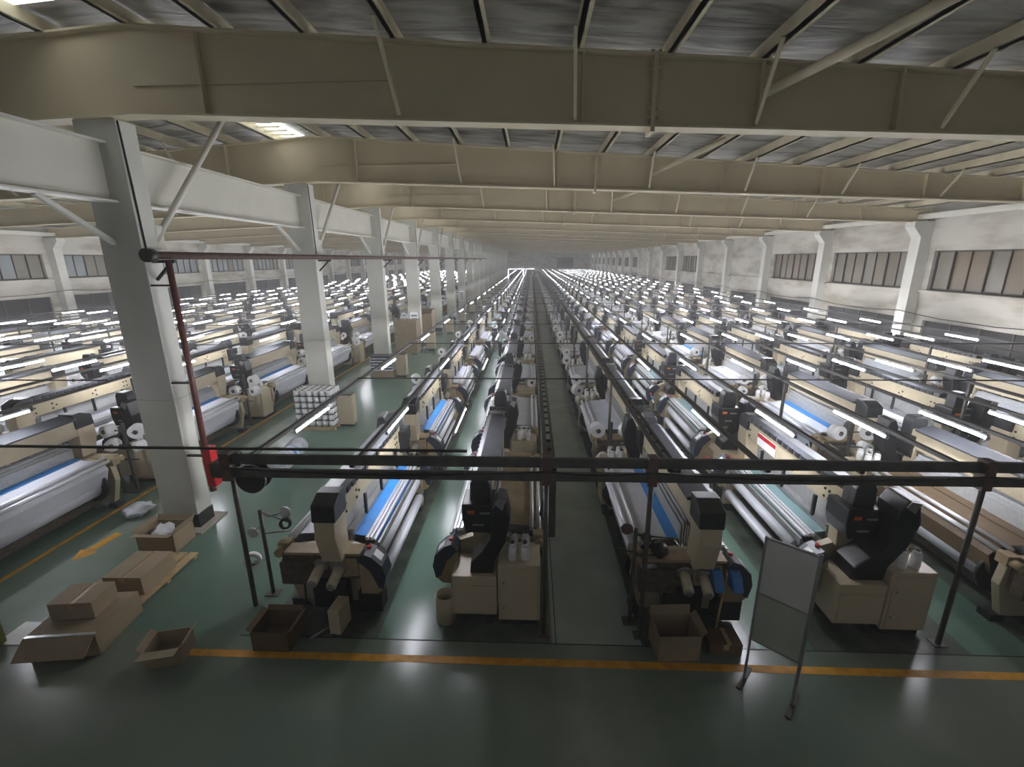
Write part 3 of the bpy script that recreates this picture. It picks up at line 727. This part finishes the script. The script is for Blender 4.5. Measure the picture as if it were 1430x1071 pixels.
tag(join_copies(MB().cyl((0, 0, 0), (0, 1.25, 0), .007, n=6), [((x, y, RZ - .09), 0) for d, x, y, desc in far], 'far_tube_lamps', ['tube_light']), 'far lit tube lamps dwindling to white dots above the distant looms', 'lamps', kind='stuff')
# cross bars
for k in range(14):
    y = 5.3 + PITCHY * (k + 1)
    tag(MB().box(-3.83, 14.75, y - .012, y + .012, RZ + .05, RZ + .075).build('cross_bar', 'rail'), 'thin dark cross bar over the right rows, %s behind the heavy front bar' % ('first' if k == 0 else nth(k)), 'bar', 'thin cross bars over the machine rows')
for k in range(10):
    y = 5.0 + PITCHY * (k + 1)
    tag(MB().box(-25.4, -9.3, y - .012, y + .012, RZ + .05, RZ + .075).build('cross_bar', 'rail'), 'thin dark cross bar over the left rows, %s from the front' % ('first' if k == 0 else nth(k)), 'bar', 'thin cross bars over the machine rows')
tr = thing('cable_tray', 'heavy dark double bar crossing the hall in front of the machine rows', 'cable tray', (0, 5.24, 0))
MB().box(-3.95, 15.4, -.02, .03, 2.49, 2.62).build('upper_channel', 'tray', tr, .006)
MB().box(-3.95, 15.4, -.07, -.01, 2.33, 2.44).build('lower_channel', 'tray', tr, .006)
MB().box(-14, -.8, .05, .08, 2.655, 2.685).build('top_rod', 'rail', tr)
for x in (-3.88, .2, 1.5, 5.45, 9.3, 12.0):
    MB().box(x - .06, x + .06, -.09, .06, 2.28, 2.66).build('clamp', 'rust', tr, .01)
for x in (.2, 1.5, 5.45, 9.3, 12.0):
    MB().cyl((x, -.04, 0), (x, -.04, 2.3), .032, n=10).box(x - .08, x + .08, -.1, .04, 0, .012).build('post', 'post', tr)
MB().cyl((-4.12, .35, 0), (-4.12, .35, 2.3), .034, n=10).build('post', 'post', tr)
MB().box(-4.12, -3.96, -.05, .42, 2.3, 2.5).build('junction_box', 'tray', tr, .02)
cbm = MB()
for x0, x1, sg in ((-3.9, .2, .07), (.2, 1.5, .04), (1.5, 5.45, .08), (5.45, 9.3, .08)):
    n = 8; cbm.tube([(x0 + (x1 - x0) * i / n, -.085, 2.47 - sg * math.sin(PI * i / n)) for i in range(n + 1)], .012, 5)
cbm.build('slack_cable', 'cable', tr)
rl = thing('cable_reel', 'round dark cable reel hanging at the left end of the front bar', 'reel', (-3.72, 5.36, 2.2))
MB().cyl((0, 0, 0), (0, .05, 0), .2, n=22).cyl((0, .05, 0), (0, .15, 0), .11, n=18).cyl((0, .15, 0), (0, .2, 0), .2, n=22).build('drum', 'charcoal', rl)
MB().cyl((0, -.03, 0), (0, 0, 0), .06, n=14).build('hub', 'rail', rl); MB().box(-.02, .02, .08, .12, .1, .3).build('hook', 'rail', rl)
pb = thing('hanging_panel', 'narrow grey box hanging beside the post left of the central walkway', 'box', (.28, 5.6, 0))
MB().box(-.05, .07, 0, 1.0, 1.25, 2.3).build('panel', 'post', pb, .01)
MB().tube([(-.1, 0, 1.9), (-.14, .0, 1.6), (-.05, 0, 1.45)], .015, 6).build('cable_loop', 'cable', pb)
# ------------------------------------------------------------------ cartons, pallets and loose things
def carton(name, label, loc, sx, sy, sz, rz=0, tape=True, flap=None, m='carton', group=None):
    t = thing(name, label, 'carton', loc, rz, group)
    MB().box(-sx / 2, sx / 2, -sy / 2, sy / 2, 0, sz).build('box', m, t, .008)
    MB().box(-sx / 2, -.004, -sy / 2, sy / 2, sz, sz + .006).build('top_flap', m, t)
    MB().box(.004, sx / 2, -sy / 2, sy / 2, sz, sz + .006).build('top_flap', m, t)
    MB().box(-.006, .006, -sy / 2 + .02, sy / 2 - .02, sz - .01, sz + .0065).build('slit', 'flap', t)
    if tape:
        MB().box(.012, .07, -sy / 2 - .003, sy / 2 + .003, sz + .006, sz + .009).box(-.035, .035, -sy / 2 - .003, -sy / 2, sz - .08, sz + .006).build('tape', 'tape', t)
    return t
def open_carton(name, label, loc, sx, sy, sz, rz=0, m='carton', fl=(1, 1, 1, 1), fill=None):
    t = thing(name, label, 'carton', loc, rz)
    h = .008
    MB().box(-sx / 2, sx / 2, -sy / 2, -sy / 2 + h, 0, sz).box(-sx / 2, sx / 2, sy / 2 - h, sy / 2, 0, sz).box(-sx / 2, -sx / 2 + h, -sy / 2, sy / 2, 0, sz).box(sx / 2 - h, sx / 2, -sy / 2, sy / 2, 0, sz).box(-sx / 2, sx / 2, -sy / 2, sy / 2, 0, .01).build('box', m, t)
    f = .22
    if fl[0]: MB().quad_box([(-sx / 2, -sy / 2 - f * fl[0], sz + .02), (sx / 2, -sy / 2 - f * fl[0], sz + .02), (sx / 2, -sy / 2, sz), (-sx / 2, -sy / 2, sz), (-sx / 2, -sy / 2 - f * fl[0], sz + .028), (sx / 2, -sy / 2 - f * fl[0], sz + .028), (sx / 2, -sy / 2, sz + .008), (-sx / 2, -sy / 2, sz + .008)]).build('flap', m, t)
    if fl[1]: MB().quad_box([(sx / 2, -sy / 2, sz), (sx / 2 + .06, -sy / 2, sz + f * fl[1]), (sx / 2 + .06, sy / 2, sz + f * fl[1]), (sx / 2, sy / 2, sz), (sx / 2 + .008, -sy / 2, sz), (sx / 2 + .068, -sy / 2, sz + f * fl[1]), (sx / 2 + .068, sy / 2, sz + f * fl[1]), (sx / 2 + .008, sy / 2, sz)]).build('flap', m, t)
    if fl[2]: MB().quad_box([(-sx / 2, sy / 2, sz), (sx / 2, sy / 2, sz), (sx / 2, sy / 2 + .04, sz + f * fl[2]), (-sx / 2, sy / 2 + .04, sz + f * fl[2]), (-sx / 2, sy / 2 + .008, sz), (sx / 2, sy / 2 + .008, sz), (sx / 2, sy / 2 + .048, sz + f * fl[2]), (-sx / 2, sy / 2 + .048, sz + f * fl[2])]).build('flap', m, t)
    if fl[3]: MB().quad_box([(-sx / 2 - .06, -sy / 2, sz + f * fl[3]), (-sx / 2, -sy / 2, sz), (-sx / 2, sy / 2, sz), (-sx / 2 - .06, sy / 2, sz + f * fl[3]), (-sx / 2 - .052, -sy / 2, sz + f * fl[3]), (-sx / 2 + .008, -sy / 2, sz), (-sx / 2 + .008, sy / 2, sz), (-sx / 2 - .052, sy / 2, sz + f * fl[3])]).build('flap', m, t)
    return t
def lump(name, label, cat, loc, r, m, sq=.5, seed=1):
    rnd = random.Random(seed); bm = bmesh.new(); bmesh.ops.create_icosphere(bm, subdivisions=3, radius=r)
    ph = [rnd.uniform(0, 6) for _ in range(6)]
    for v in bm.verts:
        n = v.co.normalized()
        k = 1 + .22 * math.sin(5 * n.x + ph[0]) * math.sin(6 * n.y + ph[1]) + .16 * math.sin(9 * n.z + ph[2] + 4 * n.x)
        v.co = v.co * k; v.co.z *= sq
    zmin = min(v.co.z for v in bm.verts)
    for v in bm.verts: v.co.z -= zmin
    me = bpy.data.meshes.new(name); bm.to_mesh(me); bm.free(); me.materials.append(MATS[m])
    for p in me.polygons: p.use_smooth = True
    return tag(inst(name, me, None, loc), label, cat)

C = open_carton('carton', 'large brown carton with a flap hanging towards the viewer, under the taped carton', (-6.12, 4.98, 0), .86, .8, .33, .12, fl=(0, 0, 0, 0))
MB().box(-.43, .43, -.4, .4, .33, .342).build('lid', 'carton', C)
MB().quad_box([(-.43, -.62, .17), (.43, -.62, .17), (.43, -.4, .34), (-.43, -.4, .34), (-.43, -.62, .18), (.43, -.62, .18), (.43, -.4, .352), (-.43, -.4, .352)]).build('flap', 'carton', C)
MB().box(-.43, .43, -.41, -.37, .345, .35).build('tape', 'plastic_wrap', C)
carton('carton', 'taped brown carton with dark slit, lying on the large carton by the floor arrow', (-6.17, 5.06, .352), .56, .42, .25, .12)
carton('carton', 'brown carton on the wooden pallet between the taped carton and the open one', (-6.2, 5.98, .075), .6, .66, .3, .02)
pl = thing('pallet', 'low wooden pallet under the brown carton on the aisle floor', 'pallet', (-6.36, 5.98, 0), .02)
for i in range(6): MB().box(-.55 + .19 * i, -.4 + .19 * i, -.74, .74, .05, .07).build('plank', 'wood', pl)
for yy in (-.7, 0, .62): MB().box(-.55, .55, yy, yy + .08, 0, .05).build('bearer', 'wood', pl)
open_carton('carton', 'open brown carton with white packing inside, at the foot of the front column', (-6.62, 7.03, 0), .68, .5, .36, 0, fl=(.5, .6, .4, .3))
lump('packing_bag', 'white plastic bag inside the open carton by the front column', 'bag', (-6.65, 7.03, .012), .19, 'white', .9, 3)
lump('plastic_sheet', 'crumpled clear plastic heap on the floor beside the yellow arrow', 'plastic', (-8.02, 8.0, 0), .24, 'plastic_wrap', .4, 5)
carton('carton', 'olive green carton at the far left edge of the floor', (-7.35, 4.55, 0), .5, .45, .32, .2, m='green_box')
tag(MB().box(-7.25, -6.75, 4.75, 5.15, .001, .012).build('card_sheet', 'board'), 'pale sheet lying flat on the floor behind the olive carton', 'sheet')
open_carton('carton', 'small brown carton with flaps half open, left end of the front yellow line', (-4.7, 4.66, 0), .42, .36, .26, .25, fl=(.7, .3, 0, .3))
open_carton('carton', 'open dark brown carton under the yarn stand by the first loom', (-3.42, 4.98, 0), .5, .42, .3, 0, m='carton_dark', fl=(0, .2, .2, .2))
nb = thing('narrow_box', 'narrow cream box on small feet in front of the first loom', 'box', (-2.64, 5.16, 0), -.1)
MB().box(-.08, .08, -.14, .16, .06, .44).build('body', 'cabinet', nb, .008)
for x in (-.07, .04):
    for y in (-.13, .11): MB().box(x, x + .03, y, y + .03, 0, .06).build('foot', 'charcoal', nb)
tag(MB().cyl((-3.0, 4.98, .02), (-2.76, 5.2, .05), .018, n=8).build('metal_rod', 'steel'), 'short pale rod on the floor beside the narrow cream box', 'rod')
open_carton('carton', 'open brown carton beside the post in front of the right near loom', (1.9, 5.0, 0), .54, .4, .38, .05, fl=(.1, .3, .5, .6))
carton('carton', 'low reddish brown box beside the open carton, right of the walkway', (2.55, 5.06, 0), .42, .28, .16, 0, m='carton_dark')
tag(MB().cyl((2.52, 5.22, .0), (2.62, 5.3, .95), .014, n=8).build('broom_stick', 'wood'), 'thin pale stick standing behind the low reddish box', 'stick')
bn = thing('waste_bin', 'round cream bin under the front cover of the loom left of the walkway', 'bin', (-1.2, 5.42, 0))
MB().ring((0, 0, .22), (0, 0, 1), .14, .128, .42, n=20).build('bin_wall', 'cabinet', bn); MB().cyl((0, 0, 0), (0, 0, .012), .135, n=20).build('bottom', 'cabinet', bn)
# standing screen on the right
sc = thing('standing_screen', 'grey standing screen with a thin metal frame, right of the walkway', 'screen', (2.64, 4.58, 0), -math.atan2(.34, .39))
L = .52
def sbar(n, x0, x1, z0, z1): return MB().box(x0, x1, -.014, .014, z0, z1).build(n, 'steel', sc, .004)
sbar('frame_post', -.013, .013, 0, 2.0); sbar('frame_post', L - .018, L + .018, 0, 2.02)
sbar('frame_bar', .013, L - .018, 1.97, 1.995); sbar('frame_bar', .013, L - .018, 1.25, 1.27); sbar('frame_bar', .013, L - .018, .6, .62)
MB().box(.013, L - .018, -.005, .005, 1.27, 1.97).build('panel', 'board', sc); MB().box(.013, L - .018, -.005, .005, .62, 1.25).build('panel', 'board_low', sc)
MB().box(-.03, .03, -.2, .2, 0, .02).build('foot', 'post', sc); MB().box(L - .03, L + .03, -.2, .2, 0, .02).build('foot', 'post', sc)
# yarn feeder stands at the near ends of the two front looms
fs = thing('feeder_stand', 'yarn feeder stand with jointed arms beside the first loom on the left', 'stand', (-4.0, 5.86, 0))
MB().cyl((0, 0, 0), (0, 0, 1.46), .028, n=10).box(-.1, .1, -.08, .08, 0, .012).build('post', 'post', fs)
a = MB().tube([(0, 0, 1.42), (.14, -.02, 1.36), (.4, .05, 1.42)], .012, 6).tube([(0, 0, 1.44), (.42, -.04, 1.28)], .01, 6).tube([(0, 0, 1.05), (.16, -.03, 1.1), (.42, 0, 1.12)], .014, 6).tube([(0, 0, 1.2), (-.16, .02, 1.08)], .01, 6)
a.build('arm', 'steel', fs)
MB().cyl((.36, .05, 1.4), (.36, .02, 1.4), .085, n=18).build('pulley', 'plastic_wrap', fs)
MB().ring((.4, -.06, 1.27), (.2, -1, .2), .085, .05, .06, n=18).build('feeder_drum', 'black', fs)
MB().cyl((-.16, .02, 1.06), (-.16, -.01, 1.06), .08, n=16).build('pulley', 'board', fs)
MB().cyl((-.17, -.08, .62), (-.03, 0, .62), .01, n=6).build('pin', 'steel', fs)
rp = inst('yarn_package', MB().ring((0, 0, 0), (.35, -1, .1), .12, .075, .09, n=22, mi_in=1).mesh('ring_package', ['yarn', 'dark']), None, (-4.17, 5.76, .66))
tag(rp, 'white ring of yarn on the feeder stand beside the first loom', 'yarn package')
fs2 = thing('feeder_stand', 'yarn feeder stand with brown discs beside the loom right of the walkway', 'stand', (1.42, 5.46, 0))
MB().cyl((0, 0, 0), (0, 0, 1.5), .026, n=10).box(-.1, .1, -.08, .08, 0, .012).build('post', 'post', fs2)
MB().tube([(-.24, 0, 1.2), (.05, 0, 1.12)], .01, 6).tube([(0, 0, 1.4), (.62, .15, 1.26)], .01, 6).tube([(.05, 0, 1.4), (.3, .1, 1.22)], .01, 6).tube([(0, 0, 1.1), (.34, 0, 1.1)], .01, 6).tube([(-.2, 0, 1.52), (.1, 0, 1.4)], .01, 6).build('arm', 'charcoal', fs2)
MB().cyl((-.12, -.02, 1.5), (-.12, .01, 1.5), .08, n=16).build('disc', 'rust', fs2); MB().cyl((.14, -.02, 1.38), (.14, .01, 1.38), .07, n=16).build('disc', 'rust', fs2)
MB().cyl((.28, .0, 1.16), (.4, .06, 1.18), .11, n=16).build('feeder_drum', 'black', fs2)
MB().cyl((.1, -.02, .92), (.34, .06, .92), .05, .065, n=14).build('feeder_motor', 'steel', fs2)
# blue motor caps on the right near loom
for i, (x, y) in enumerate(((2.5, 5.36), (2.74, 5.36))):
    MBx = MB().prism([(-.1, .75), (.0, .92), (.08, .96), (.2, .96), (.2, .75)], x - .07, x + .07, 'x')
    o = MBx.build('motor_cap', 'motor_blue', None, .02, (0, y - .1, 0))
    tag(o, 'bright blue motor cap, %s of two at the near end of the right loom' % ('left' if i == 0 else 'right'), 'motor cap', 'blue motor caps')
# bobbin pallet before the second column
bp = thing('pallet', 'wooden pallet under the stacked white packages before the second column', 'pallet', (-6.55, 13.15, 0))
MB().box(-.6, .6, -.35, .35, .1, .13).build('deck', 'wood', bp); 
for yy in (-.33, -.05, .23): MB().box(-.6, .6, yy, yy + .1, 0, .1).build('bearer', 'wood', bp)
pk_me = MB().cyl((0, 0, 0), (0, 0, .155), .088, n=12).ring((0, 0, .156), (0, 0, 1), .045, .03, .012, n=10, mi=1).mesh('stacked_package', ['yarn', 'dark'])
for lz in range(6):
    z = .13 + lz * .19
    tag(MB().box(-7.15, -5.95, 12.8, 13.5, z, z + .012).build('divider_sheet', 'charcoal'), 'dark divider sheet between layers of the package stack, %s from the bottom' % WORD[lz], 'sheet', 'divider sheets in the package stack')
    for ix in range(6):
        for iy in range(4):
            if lz < 5 and iy > 0 and ix not in (5,): continue
            tag(inst('stacked_package', pk_me, None, (-7.05 + ix * .2, 12.9 + iy * .175, z + .012)), 'white package, %s from left, %s row, %s of the pallet stack' % (WORD[ix], ORD[iy], 'top layer' if lz == 5 else '%s layer from bottom' % WORD[lz]), 'yarn package', 'packages stacked on the pallet')
# pallet of sheets before the third column
ps = thing('crate', 'low brown crate under the pile of grey trays before the third column', 'crate', (-6.48, 19.38, 0))
MB().box(-.5, .5, -.35, .35, .06, .36).build('body', 'carton', ps)
for x in (-.45, .35): MB().box(x, x + .1, -.35, .35, 0, .06).build('runner', 'wood', ps)
for j in range(5):
    t = thing('tray', 'grey tray in the pile before the third column, %s from the bottom' % WORD[j], 'tray', (-6.48, 19.38, .362 + j * .125), 0, 'trays piled before the third column')
    MB().box(-.5, .5, -.35, .35, 0, .06).build('body', 'plastic_wrap', t); MB().box(-.46, .46, -.31, .31, .06, .12).build('lip', 'navy', t)
for j, (x, y, z, h) in enumerate(((-6.7, 26.0, 0, .92), (-6.7, 26.0, .93, .86))):
    carton('carton', 'tall brown carton before the fourth column, %s of a stack of two' % ('lower' if j == 0 else 'upper'), (x - .2, y - .9, z), 1.25, .9, h, 0)
open_carton('carton', 'open tall brown carton behind the stacked pair before the fourth column', (-6.5, 27.6, 0), 1.1, .9, 1.9, 0)
# control boxes beside the columns
for i, y in enumerate(bays[1:13]):
    t = thing('control_box', 'cream electric box on legs beside the %s column' % nth(i + 1), 'electric box', (-5.72, y - .5, 0), 0, 'electric boxes beside the columns')
    MB().box(-.24, .24, -.16, .16, .08, 1.0).build('body', 'cabinet', t, .01)
    MB().box(-.2, .2, -.12, .12, 1.0, 1.03).build('top_slot', 'charcoal', t); MB().box(-.2, .2, -.172, -.16, .16, .94).build('door', 'cabinet', t)
    MB().box(-.2, .2, -.12, .12, 0, .08).build('plinth', 'charcoal', t)
for i in (3, 6):
    y = bays[i] - .05
    nbd = tag(MB().box(XC - .22, XC + .22, y - .03, y, 1.15, 2.1).build('notice_board', 'label_white'), 'white notice board fixed to the %s column' % nth(i), 'notice board')
    for j in range(4): MB().box(XC - .17, XC + .17, y - .035, y - .03, 1.25 + j * .2, 1.37 + j * .2).build('notice_sheet', 'pane_blue', nbd)
# red fire pipe and hose box on the front column, wall-height pipe along the columns
fp = thing('fire_pipe', 'dull red standpipe running down the right side of the front column', 'pipe')
MB().cyl((-6.02, 7.6, 5.02), (-6.02, 7.6, .9), .05, n=12).build('pipe', 'pipe_red', fp)
for z in (4.6, 2.9, 1.5): MB().box(-6.4, -6.0, 7.57, 7.63, z, z + .03).build('bracket', 'rail', fp)
tag(MB().box(-6.0, -5.84, 7.46, 7.64, .95, 1.72).build('hose_box', 'red', fp, .015), 'bright red box clamped to the pipe'); MB().cyl((-6.02, 7.6, .8), (-6.02, 7.6, .9), .06, n=10).build('valve', 'pipe_red', fp)
hp = thing('overhead_pipe', 'brownish pipe running along the columns below the white girder', 'pipe', (0, 0, 0))
MB().cyl((-6.1, 7.3, 5.1), (-6.1, 64, 5.1), .065, n=12).build('pipe', 'rust', hp)
for y in bays[:9]: MB().box(-6.4, -6.0, y + .1, y + .16, 4.98, 5.03).bar((-6.38, y + .13, 4.7), (-6.06, y + .13, 5.0), .04, .04).build('bracket', 'rail', hp)
MB().cyl((-6.1, 7.25, 5.1), (-6.1, 7.4, 5.1), .11, n=12).build('end_cap', 'rail', hp)
wr = thing('wrapped_roll', 'clear wrapped roll with a blue printed band on the aisle floor behind the front bar', 'roll', (-6.1, 10.4, 0), .12)
MB().cyl((0, -.7, .24), (0, .7, .24), .24, n=20).build('roll', 'plastic_wrap', wr); MB().cyl((0, -.1, .24), (0, -.02, .24), .243, n=20).build('printed_band', 'blue', wr); MB().cyl((0, .12, .24), (0, .16, .24), .243, n=20).build('printed_band', 'blue', wr); MB().cyl((0, .7, .24), (0, .73, .24), .2, n=20).build('roll_end', 'charcoal', wr)
# little signal lamps leaning over the cloth rolls of the second right row
for i, (x, y) in enumerate(((3.62, 8.45), (3.6, 12.9))):
    t = thing('signal_lamp', 'small red, blue and white signal stick at the %s gap of the second right row' % nth(i), 'signal lamp', (x, y, 1.0), .5, 'signal sticks')
    MB().cyl((0, 0, -.1), (0, .06, 0), .022, n=8).build('base', 'white', t); MB().cyl((0, .06, 0), (0, .12, .1), .022, n=8).build('lens', 'motor_blue', t); MB().cyl((0, .12, .1), (0, .17, .18), .022, n=8).build('lens', 'red', t)
    MB().box(-.02, .02, -.02, .02, -1.0, -.08).build('post', 'post', t)
sg = thing('warning_sign', 'red and white sign on the arch of the front loom, second row right of walkway', 'sign', (4.36, 8.2, 1.5)); 
MB().box(-.012, -.002, -.5, .15, .05, .28).build('plate', 'label_white', sg); MB().box(-.016, -.012, -.5, .15, .2, .28).build('red_band', 'red', sg)
for x, y in ((2.43, 8.55), (7.48, 12.9), (7.48, 8.55)):
    tag(MB().prism([(-.1, 1.58), (.1, 1.58), (0, 1.78)], x, x + .006, 'x', 0).build('sticker', 'yellow', None, 0, (0, y, 0)), 'yellow triangle sticker on the %s loom arch, %s row right of the walkway' % ('front' if y < 9 else 'second', 'first' if x < 3 else 'third'), 'sticker', 'yellow stickers on the arches')
# ------------------------------------------------------------------ workers
def worker(label, loc, rz, shirt, lean):
    J = {'pelvis': (0, 0, .9), 'belly': (0, lean * .3, 1.1), 'chest': (0, lean * .7, 1.3), 'neck': (0, lean, 1.45), 'head': (0, lean * 1.15, 1.57), 'crown': (0, lean * 1.2, 1.68),
         'ls': (-.19, lean * .85, 1.38), 'le': (-.24, lean + .1, 1.13), 'lw': (-.2, lean + .32, 1.06), 'lh': (-.19, lean + .41, 1.06),
         'rs': (.19, lean * .85, 1.38), 're': (.24, lean + .1, 1.13), 'rw': (.2, lean + .32, 1.06), 'rh': (.19, lean + .41, 1.06),
         'lk': (-.1, .03, .48), 'la': (-.1, -.02, .09), 'lt': (-.11, .14, .04), 'lp': (-.1, 0, .84),
         'rk': (.1, .03, .48), 'ra': (.1, -.02, .09), 'rt': (.11, .14, .04), 'rp': (.1, 0, .84)}
    R = dict(pelvis=.14, belly=.125, chest=.145, neck=.06, head=.095, crown=.06, ls=.07, le=.045, lw=.034, lh=.04, rs=.07, re=.045, rw=.034, rh=.04, lk=.065, la=.045, lt=.035, lp=.095, rk=.065, ra=.045, rt=.035, rp=.095)
    N = list(J); E = [('pelvis', 'belly'), ('belly', 'chest'), ('chest', 'neck'), ('neck', 'head'), ('head', 'crown'), ('chest', 'ls'), ('ls', 'le'), ('le', 'lw'), ('lw', 'lh'), ('chest', 'rs'), ('rs', 're'), ('re', 'rw'), ('rw', 'rh'),
                      ('pelvis', 'lp'), ('lp', 'lk'), ('lk', 'la'), ('la', 'lt'), ('pelvis', 'rp'), ('rp', 'rk'), ('rk', 'ra'), ('ra', 'rt')]
    me = bpy.data.meshes.new('skeleton'); me.from_pydata([J[n] for n in N], [(N.index(a), N.index(b)) for a, b in E], [])
    o = bpy.data.objects.new('person', me); COL.objects.link(o)
    o.modifiers.new('s', 'SKIN'); o.modifiers.new('d', 'SUBSURF').levels = 1
    for i, n in enumerate(N): me.skin_vertices[0].data[i].radius = (R[n], R[n] * (.8 if n in ('chest', 'belly', 'pelvis') else 1)); me.skin_vertices[0].data[i].use_root = n == 'pelvis'
    dg = bpy.context.evaluated_depsgraph_get(); m2 = bpy.data.meshes.new_from_object(o.evaluated_get(dg))
    bpy.data.objects.remove(o)
    m2.materials.clear()
    for k in ('skin', shirt, 'trousers', 'charcoal'): m2.materials.append(MATS[k])
    for p in m2.polygons:
        c = p.center; p.use_smooth = True
        p.material_index = 3 if c.z < .09 else 2 if c.z < .92 else 0 if c.z > 1.46 or c.y > lean + .2 else 1
    r = tag(inst('person', m2, None, loc, (0, 0, rz)), label, 'person')
    h = bmesh.new(); bmesh.ops.create_uvsphere(h, u_segments=14, v_segments=10, radius=.112)
    for v in h.verts:
        if v.co.y > .03 and v.co.z < .05: v.co *= .82
    hm = bpy.data.meshes.new('hair'); h.to_mesh(h and hm); h.free(); hm.materials.append(MATS['hair'])
    for p in hm.polygons: p.use_smooth = True
    inst('hair', hm, r, (0, lean * 1.16 - .015, 1.64))
    return r
worker('worker with dark hair and white shirt tending a loom left of the central walkway', (-1.62, 23.5, 0), -1.2, 'shirt_white', .12)
worker('worker in a blue top standing between looms left of the columns', (-10.55, 26.6, 0), 1.4, 'shirt_blue', .1)
